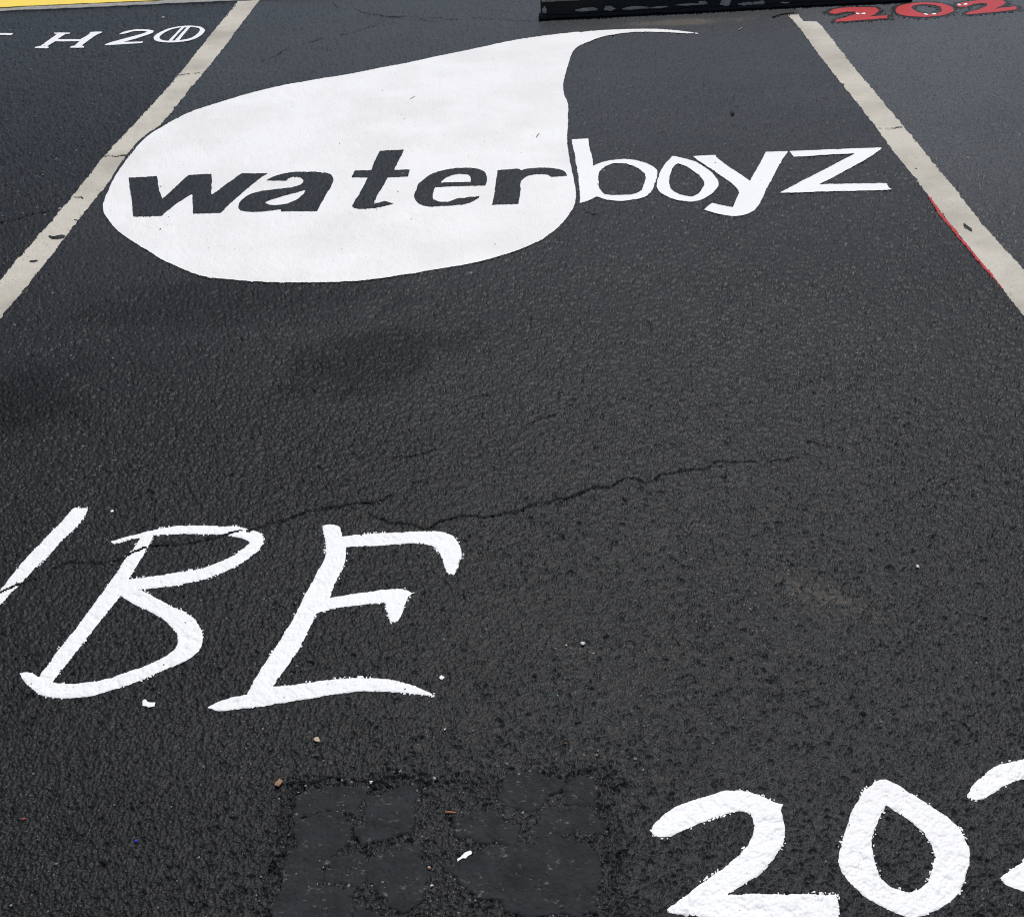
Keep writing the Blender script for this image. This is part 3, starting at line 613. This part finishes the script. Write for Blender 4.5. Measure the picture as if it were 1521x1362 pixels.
o = draped('parking_line', 'left_line', LINE, None, 0.0006, 0.0034, 5, fill=0.75)
tag(o, 'worn beige parking line beside the rounded left end of the white droplet', 'parking line', 'beige lines between the parking bays')
o = draped('parking_line', 'right_line', LINE, None, 0.0006, 0.0034, 9, fill=0.75)
tag(o, 'worn beige parking line with a red edge, right of the letter z', 'parking line', 'beige lines between the parking bays')
o = draped('red_stripe', 'red_strip', RED, None, 0.0014, 0.0030, 13, sub=(2, 2))
tag(o, 'thin red paint streak along the edge of the right parking line', 'paint stripe')

logo = empty('painted_logo', centre('droplet'), 'big white water droplet painted on asphalt with the word waterboyz across it', 'painted logo')
d = draped('droplet', 'droplet', DROP, logo, 0.0022, 0.0012, 17, fill=0.68, cut=[(ch, 0.0014, 21 + 4 * k) for k, ch in enumerate('water')])
bd = draped('dark_border', 'border', DARK, logo, 0.0008, 0.0014, 19, sub=(2, 1), fill=0.85)
bd['label'] = 'black border between the droplet and the beige line'
d['label'] = 'white droplet with a curled tip'
for k, ch in enumerate('water'):
    l = draped('letter', ch, DARK, logo, 0.0014, 0.0014, 21 + 4 * k, fill=0.3)
    l['label'] = 'black letter %s inside the white droplet' % ch
for k, ch in enumerate('boyz'):
    l = draped('letter', ch, WHITE, logo, 0.0010 + 0.0004 * k, 0.0014, 61 + 4 * k, sub=(2, 1), fill=0.85)
    l['label'] = 'white letter %s on the black asphalt' % ch

word = empty('painted_word', centre('B'), 'large hand-painted white letters ending in BE in the foreground', 'lettering')
for s, tx in (('slash', 'slanted white letter stroke cut off by the left edge of the picture'), ('B', 'white letter B'), ('E', 'white letter E')):
    l = draped('letter', s, WHITE, word, 0.0008, 0.0011, 101 + 7 * len(tx), thin=True, fill=0.58, brush=0.0026); l['label'] = tx
year = empty('painted_year', centre('year2'), 'large hand-painted white year number at the lower right corner', 'lettering')
for s, tx in (('year2', 'white digit 2'), ('year0', 'white digit 0, pointed at the top'), ('yearlast', 'white digit cut off by the right edge of the picture')):
    l = draped('digit', s, WHITE, year, 0.0008, 0.0013, 151 + 7 * len(tx), thin=True, fill=0.55, brush=0.0026); l['label'] = tx

h2o = empty('painted_word', centre('H'), 'small white serif lettering H20 in the neighbouring bay near the yellow kerb', 'lettering')
for s in 'TH20':
    l = draped('letter', s, WHITE, h2o, 0.0015, 0.0010, 181, sub=(6, 3))
    l['label'] = {'T': 'white serif letter bar cut off by the left edge', 'H': 'white serif letter H', '2': 'white digit 2', '0': 'white digit 0 with a double slash'}[s]
red = empty('painted_year', centre('red0'), 'red year number with black outline beside the black wheel stop', 'lettering')
for k, (s, tx) in enumerate((('red2', 'first red digit 2'), ('red0', 'red digit 0'), ('redlast', 'red digit 2 at the right edge'))):
    dg = draped('digit', s, RED, red, 0.0020, 0.0025, 191 + k, sub=(4, 2)); dg['label'] = tx
    ol = draped('outline', s, DARK, dg, 0.0010, 0.001, 201 + k, grow=0.020, sub=(2, 1)); ol['label'] = 'rough black outline'
    for e in (2 * k, 2 * k + 1):
        ey = draped('white_mark', 'eye%d' % e, WHITE, dg, 0.0032, 0.0, 211 + e, smooth=False, sub=(8, 3))

# spilt paint
for s, tx in (('drip', 'white paint drip below the letter B'), ('fleck', 'tiny white paint fleck above the letter B'), ('fleck2', 'small white paint spot right of the tail of the letter E'),
              ('smear', 'white paint smear on the crumbled patch')):
    tag(draped('paint_spot', s, WHITE, None, 0.0030 if s == 'smear' else 0.0014, 0.002, 230 + len(tx), ragged=0.12 if s == 'smear' else 9), tx, 'paint spot')

# ------------------------------------------------------------------ the crumbled patch: smooth slabs of tar in broken asphalt
pt = empty('asphalt_patch', (PATCH_C[0], PATCH_C[1], 0), 'smooth broken tar patch at the bottom between BE and the year number', 'asphalt patch')
for k in range(12):
    draped('slab', 'slab%d' % k, SLAB, pt, 0.0, 0.0058, 300 + 9 * k, flat=(0.28, 0.0001 + 0.0005 * (k % 3), 0.0014), crack_cut=2)

# ------------------------------------------------------------------ the asphalt sheet, now that the paint has settled on it
idx = np.arange(NR * NC).reshape(NR, NC)
quads = np.stack([idx[:-1, :-1], idx[:-1, 1:], idx[1:, 1:], idx[1:, :-1]], -1)
me = np_mesh('parking_lot', np.stack([GX, GY, GZD], -1).reshape(-1, 3), quads.reshape(-1, 4))
at = me.attributes.new('surface', 'FLOAT_COLOR', 'POINT')
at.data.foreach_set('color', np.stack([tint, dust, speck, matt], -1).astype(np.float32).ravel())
me.materials.append(ASPHALT)
lot.data = me

# ------------------------------------------------------------------ cracks: jagged dark ribbons painting the shade inside gaps too thin for the cells
CRACK_SHADE = plain_material('crack_gap', (0.006, 0.006, 0.006), 0.9, 0.4, 90)
def height_at(x, y):
    r = int(np.clip(np.searchsorted(Y, y) - 1, 0, NR - 2)); u = x / (y + TANP)
    c = int(np.clip(np.searchsorted(U, u) - 1, 0, NC - 2))
    a = (y - Y[r]) / (Y[r + 1] - Y[r]); b = (u - U[c]) / (U[c + 1] - U[c])
    return float((GZ[r, c] * (1 - b) + GZ[r, c + 1] * b) * (1 - a) + (GZ[r + 1, c] * (1 - b) + GZ[r + 1, c + 1] * b) * a)
for ci, (wd, line) in enumerate(FAR_CRACKS):
    r3 = random.Random(900 + ci)
    far = line[:, 1].mean() > 2.9
    vs, fs = [], []
    dense = [line[0]]
    nd = 2 if far else 3
    for a, b in zip(line[:-1], line[1:]):
        for k in range(1, nd + 1):
            j = (.004, .006) if far else (.0012, .0016)
            dense.append(a + (b - a) * k / nd + np.array([r3.uniform(-j[0], j[0]), r3.uniform(-j[1], j[1])]))
    rr = ((-.006, 0, .006), (-.012, 0, .012)) if far else ((-.002, 0, .002), (-.003, 0, .003))
    wsm = 1.0
    for i, p in enumerate(dense):
        lev = max(height_at(p[0] + dx, p[1] + dy) for dx in rr[0] for dy in rr[1]) + (0.0022 if far else 0.0008)
        wsm = 0.5 * wsm + 0.5 * r3.uniform(0.15, 1.5)
        hw = wd * (2.8 if far else 0.75) * wsm * (0.15 if i in (0, len(dense) - 1) else 1)
        vs += [(p[0], p[1] - hw, lev), (p[0], p[1] + hw, lev)]
        if i and r3.random() > (0.08 if far else 0.03): fs.append((2 * i - 2, 2 * i, 2 * i + 1, 2 * i - 1))
    me = bpy.data.meshes.new('crack'); me.from_pydata(vs, [], fs); me.update()
    link('crack', me, CRACK_SHADE, lot)

# ------------------------------------------------------------------ kerb with yellow top
def prism(name, profile, a, b, material, parent=None, jitter=0.0, cuts=1, seed=0):
    """profile (depth, height) swept from a to b on the ground; depth points away from the camera"""
    a = Vector((*a, 0)); b = Vector((*b, 0))
    t = (b - a).normalized(); n = Vector((-t.y, t.x, 0))
    rng = random.Random(seed)
    bm = bmesh.new(); rows = []
    for i in range(cuts + 1):
        c = a.lerp(b, i / cuts)
        rows.append([bm.verts.new(c + n * (dp + rng.uniform(-jitter, jitter)) + Vector((0, 0, z + rng.uniform(-jitter, jitter) * 0.5))) for dp, z in profile])
    m = len(profile)
    for r, s in zip(rows[:-1], rows[1:]):
        for j in range(m): bm.faces.new((r[j], s[j], s[(j + 1) % m], r[(j + 1) % m]))
    bm.faces.new(rows[0][::-1]); bm.faces.new(rows[-1])
    bmesh.ops.recalc_face_normals(bm, faces=bm.faces)
    me = bpy.data.meshes.new(name); bm.to_mesh(me); bm.free()
    return link(name, me, material, parent)

ka, kb = Vector(SPOTS['kerb_a']), Vector(SPOTS['kerb_b'])
kt = (kb - ka).normalized()
k0, k1 = ka - kt * 2.2, ka + kt * 9.0
kerb = empty('kerb', (ka.x, ka.y, 0), 'low concrete kerb with bright yellow painted top at the upper left corner', 'kerb')
prism('kerb_base', [(0, -0.03), (0.0, 0.005), (0.036, 0.014), (0.42, 0.028), (0.42, -0.03)], k0, k1, CONCRETE, kerb, 0.0032, 230, 4)
prism('yellow_paint', [(0.034, 0.008), (0.034, 0.0175), (0.40, 0.0320), (0.40, 0.010)], k0, k1, YELLOW, kerb, 0.0018, 230, 6)
pv = prism('pavement', [(0.425, -0.03), (0.425, 0.028), (2.4, 0.032), (2.4, -0.03)], k0, k1, CONCRETE)
tag(pv, 'concrete pavement behind the yellow kerb', None, None, 'structure')

# ------------------------------------------------------------------ wheel stop
def stop_paint():
    m, nt, p = mat('black_stop_paint')
    c = mix(nt, ramp(nt, noise_node(nt, 9, 4), [(0.45, 0.0), (0.75, 0.5)]), (0.012, 0.012, 0.011), (0.030, 0.027, 0.022))
    nt.links.new(c, p.inputs['Base Color']); p.inputs['Roughness'].default_value = 0.55
    p.inputs['Specular IOR Level'].default_value = 0.3
    bump(nt, p, noise_node(nt, 70, 4), 0.4, 0.003)
    return m
STOP = stop_paint()
TAR = plain_material('tar', (0.010, 0.010, 0.010), 0.5, 0.4, 50)
BARE = plain_material('bare_concrete', (0.62, 0.56, 0.48), 0.9, 0.5, 60)
TANC = plain_material('dusty_concrete', (0.46, 0.40, 0.29), 0.9, 0.35, 40)
sa, sb = Vector(SPOTS['stop_a']), Vector(SPOTS['stop_b'])
st = (sb - sa).normalized(); sn = Vector((-st.y, st.x))
sa2 = sa + st * 0.018 + sn * 0.018; se = sa2 + st * 1.84
stop = empty('wheel_stop', (sa2.x, sa2.y, 0), 'black painted concrete wheel stop with peeling paint at the top of the bay', 'wheel stop')
body_prof = [(0, 0.0), (0.012, 0.088), (0.036, 0.116), (0.118, 0.116), (0.140, 0.090), (0.152, 0.0)]
prism('body', body_prof, sa2, se, STOP, stop, 0.0012, 60, 8)
# bead of tar along the foot
def tube(name, path, rads, material, parent=None, seg=8):
    bm = bmesh.new(); rings = []
    for i, (p, r) in enumerate(zip(path, rads)):
        t = (path[min(i + 1, len(path) - 1)] - path[max(i - 1, 0)]).normalized()
        q = t.to_track_quat('Z', 'Y')
        rings.append([bm.verts.new(p + q @ Vector((math.cos(2 * math.pi * k / seg) * r, math.sin(2 * math.pi * k / seg) * r, 0))) for k in range(seg)])
    for a, b in zip(rings[:-1], rings[1:]):
        for k in range(seg): bm.faces.new((a[k], a[(k + 1) % seg], b[(k + 1) % seg], b[k]))
    bm.faces.new(rings[0][::-1]); bm.faces.new(rings[-1])
    bmesh.ops.recalc_face_normals(bm, faces=bm.faces)
    for f in bm.faces: f.smooth = True
    me = bpy.data.meshes.new(name); bm.to_mesh(me); bm.free()
    return link(name, me, material, parent)
rg = random.Random(5)
path, rads = [], []
for i in range(90):
    s = i / 89
    c = sa2 + st * (1.86 * s - 0.012) + sn * -0.004
    path.append(Vector((c.x, c.y, 0.008 + rg.uniform(-.002, .002)))); rads.append((0.020 if i < 2 else 0.012) + rg.uniform(-.003, .003))
tube('tar_bead', path, rads, TAR, stop)
def face_patch(x0, x1, z0, z1, material, seed, name='bare_patch'):
    """an uneven flake on the sloping front face, 1.5 mm proud"""
    r = random.Random(seed); n = 18; pts = []
    for k in range(n):
        a = 2 * math.pi * k / n; q = r.uniform(0.62, 1.1)
        x = (x0 + x1) / 2 + (x1 - x0) / 2 * math.cos(a) * q; z = (z0 + z1) / 2 + (z1 - z0) / 2 * math.sin(a) * q
        c = sa2 + st * x + sn * (z * 0.012 / 0.098 - 0.0028)
        pts.append((c.x, c.y, z))
    me = bpy.data.meshes.new(name); me.from_pydata(pts, [], [tuple(range(n))]); me.update()
    return link(name, me, material, stop)
for k, (x0, x1, z0, z1) in enumerate([(0.002, 0.03, 0.022, 0.06), (0.165, 0.30, 0.026, 0.045), (0.305, 0.375, 0.022, 0.048), (0.39, 0.55, 0.024, 0.040), (0.54, 0.64, 0.024, 0.036),
                                     (0.66, 0.80, 0.030, 0.042), (0.78, 0.83, 0.030, 0.05), (0.885, 0.955, 0.020, 0.062), (0.985, 1.07, 0.014, 0.034), (1.05, 1.13, 0.014, 0.038), (1.17, 1.25, 0.012, 0.026)]):
    face_patch(x0, x1, z0, z1, BARE, 40 + k)
dp = [(x - 0.0025 if i < 2 else x, z + 0.003 * (i > 1)) for i, (x, z) in enumerate([(0.0098, 0.080), (0.012, 0.088), (0.036, 0.116), (0.038, 0.110), (0.016, 0.08)])]
prism('worn_edge', dp, sa2 + st * 0.004, sa2 + st * 0.36, TANC, stop, 0.001, 14, 3)

# ------------------------------------------------------------------ small things lying about
def ground_z(x, y):
    r = min(max(np.searchsorted(Y, y), 1), NR - 1); c = min(max(np.searchsorted(U, x / (y + TANP)), 1), NC - 1)
    return float(GZ[r - 1:r + 1, c - 1:c + 1].max())

def stone_mesh(name, sx, sy, sz, seed):
    rg = random.Random(seed)
    bm = bmesh.new()
    pts = []
    for _ in range(16):
        v = Vector((rg.gauss(0, 1), rg.gauss(0, 1), rg.gauss(0, 1))).normalized() * rg.uniform(0.8, 1.05)
        pts.append(bm.verts.new((v.x * sx / 2, v.y * sy / 2, max(v.z, -0.75) * sz / 2)))
    r = bmesh.ops.convex_hull(bm, input=bm.verts)
    bmesh.ops.delete(bm, geom=[v for v in bm.verts if not v.link_faces], context='VERTS')
    bmesh.ops.bevel(bm, geom=list(bm.edges), offset=min(sx, sz) * 0.04, segments=1, affect='EDGES')
    bmesh.ops.recalc_face_normals(bm, faces=bm.faces)
    me = bpy.data.meshes.new(name); bm.to_mesh(me); bm.free()
    return me

def stone(spot, size, col, label, cat='pebble', name='pebble', seed=1, rough=0.8, flatness=0.6, asp=0.8):
    x, y = SPOTS[spot]
    s = size
    me = stone_mesh(name, s, s * asp, s * flatness, seed)
    o = link(name, me, plain_material(name + '_' + spot, col, rough, 0.3, 300))
    o.location = (x, y, ground_z(x, y) + s * flatness * 0.30)
    o.rotation_euler = (rg.uniform(-.15, .15), rg.uniform(-.15, .15), rg.uniform(0, 6))
    tag(o, label, cat, 'bits of grit and stones on the asphalt')
    return o
stone('tan', 0.0145, (0.62, 0.50, 0.34), 'cream coloured pebble below the letter E', seed=3)
stone('brown', 0.0165, (0.38, 0.23, 0.13), 'brown pebble at the upper left corner of the tar patch', seed=8)
stone('dark', 0.026, (0.014, 0.014, 0.014), 'black pebble above the letter y near the wheel stop', seed=5)
stone('pale', 0.0115, (0.62, 0.63, 0.61), 'pale grey pebble right of the letter E in the open asphalt', seed=12)
stone('orange', 0.006, (0.70, 0.42, 0.25), 'tiny peach pebble just left of the pale grey pebble', seed=14)
stone('white_top', 0.0075, (0.75, 0.75, 0.76), 'small white pebble on the upper edge of the tar patch', seed=16, asp=0.9)
stone('grey', 0.0085, (0.38, 0.37, 0.33), 'small grey pebble above the tar patch', seed=18)
stone('white_low', 0.0070, (0.72, 0.67, 0.58), 'small cream pebble in the gap of the tar patch', seed=20)
stone('red_white', 0.0080, (0.60, 0.35, 0.26), 'small pinkish pebble in the gap of the tar patch', seed=22)
stone('white_mid', 0.0055, (0.70, 0.70, 0.70), 'tiny white pebble between the letter E and the tar patch', seed=24)
stone('chip_orange', 0.0042, (0.85, 0.16, 0.04), 'tiny orange chip above the year number', 'chip', 'plastic_chip', 26)
stone('chip_red', 0.0062, (0.75, 0.10, 0.07), 'tiny red chip near the lower left corner', 'chip', 'plastic_chip', 28, asp=0.5)
stone('bead_blue', 0.0068, (0.06, 0.06, 0.75), 'tiny blue bead near the lower left corner', 'bead', 'glitter_bead', 30, 0.3)
stone('glint', 0.0088, (0.85, 0.80, 0.88), 'bright shiny bead on the open asphalt at the right', 'bead', 'glitter_bead', 32, 0.2, 0.9, 1.0)
stone('bead_teal', 0.0075, (0.10, 0.62, 0.45), 'tiny green bead in front of the wheel stop', 'bead', 'glitter_bead', 34, 0.3)
stone('chip_teal', 0.0032, (0.15, 0.60, 0.50), 'tiny teal bead in the open asphalt below the pale pebble', 'bead', 'glitter_bead', 36, 0.3)
stone('chip_white_b', 0.022, (0.55, 0.54, 0.52), 'whitish pebble above the digits of H20', seed=38, flatness=0.4)

def stick(spot, length, r, rot, col, label, name='twig', bend=0.1, lift=0.0):
    x, y = SPOTS[spot]
    z = ground_z(x, y) + r * 0.9 + lift
    pth = []
    for i in range(7):
        s = i / 6 - 0.5
        c, sn_ = math.cos(rot), math.sin(rot)
        px_, py_ = s * length, bend * length * (0.25 - s * s)
        pth.append(Vector((x + px_ * c - py_ * sn_, y + px_ * sn_ + py_ * c, z)))
    o = tube(name, pth, [r * (0.7 + 0.3 * math.sin(math.pi * (i + 0.7) / 7.4)) for i in range(7)], plain_material(name + '_' + spot, col, 0.8, 0.3, 400), None, 6)
    return tag(o, label, name.replace('_', ' '))
stick('twig', 0.016, 0.0016, -0.15, (0.42, 0.19, 0.09), 'short reddish brown twig on the tar patch')
stick('needle_a', 0.032, 0.0016, 1.0, (0.45, 0.40, 0.26), 'dry grass blade on the upper part of the white droplet', 'grass_blade', 0.05, 0.001)
stick('needle_b', 0.035, 0.0016, 1.2, (0.30, 0.28, 0.24), 'dark grass blade on the droplet above the letter r', 'grass_blade', 0.1, 0.001)
stick('stick', 0.13, 0.004, 0.45, (0.06, 0.045, 0.03), 'thin dark twig at the top end of the right parking line', 'twig', 0.5)
stick('stick_b', 0.05, 0.0022, 1.0, (0.45, 0.42, 0.36), 'pale twig beside the curled tip of the droplet', 'twig', 0.2)
stick('leaf', 0.014, 0.0022, 1.5, (0.28, 0.19, 0.09), 'tiny brown leaf scrap between the letters y and z', 'leaf_scrap', 0.3)

# loose pale grit: nobody could count it
rg2 = np.random.RandomState(4)
n = 5200
uu = rg2.uniform(-0.44, 0.44, n); aa = rg2.uniform(rad(12.5), rad(61), n)
gy = EYE / np.tan(aa); gx = uu * (gy + TANP)
clump = gnoise(gx, gy, 0.25, 81) + 0.7 * gnoise(gx, gy, 0.08, 82)
inpatch = (gx > px0 - 0.03) & (gx < px1 + 0.03) & (gy < py1 + 0.03)
leftbay = gx < np.polyval(LL, gy)
keep = (clump > 0.52) | (inpatch & (clump > -0.1)) | (rg2.rand(n) < 0.06) | (leftbay & (clump > 0.0))
gx, gy = gx[keep], gy[keep]
ex, ey = [], []
for k in range(12):
    q = np.array(SHAPES['slab%d' % k][0]) / 1000
    for a, b in zip(q, np.roll(q, -1, 0)):
        for _ in range(int(np.hypot(*(b - a)) / 0.022)):
            t = rg2.rand(); p = a + (b - a) * t + rg2.normal(0, 0.0042, 2)
            ex.append(p[0]); ey.append(p[1])
for wd, line in FAR_CRACKS[:4]:
    for _ in range(8):
        i = rg2.randint(len(line)); ex.append(line[i][0] + rg2.normal(0, 0.004)); ey.append(line[i][1] + rg2.normal(0, 0.004))
gx = np.concatenate([gx, ex]); gy = np.concatenate([gy, ey])
verts, faces, shade = [], [], []
for x, y in zip(gx, gy):
    s = rg2.uniform(0.0009, 0.0025) * (1 + 1.1 * (y > 2.8)) ; s *= 1.5 if rg2.rand() < 0.06 else 1
    z = ground_z(x, y)
    a = rg2.uniform(0, 6.28); e = rg2.uniform(0.4, 1)
    b0 = len(verts)
    for k in range(4):
        t = a + k * math.pi / 2 + rg2.uniform(-.3, .3); q = s * (e if k % 2 else 1)
        verts.append((x + q * math.cos(t), y + q * math.sin(t), z - 0.0003))
    verts.append((x, y, z + s * 0.7))
    for k in range(4): faces.append((b0 + k, b0 + (k + 1) % 4, b0 + 4))
me = bpy.data.meshes.new('grit'); me.from_pydata(verts, [], faces); me.update()
GRIT = plain_material('pale_grit', (0.47, 0.46, 0.43), 0.8, 0.7, 25)
tag(link('grit', me, GRIT), 'loose pale grit scattered over the asphalt', 'grit', None, 'stuff')
print('ground', NR, NC, 'grit', len(gx))
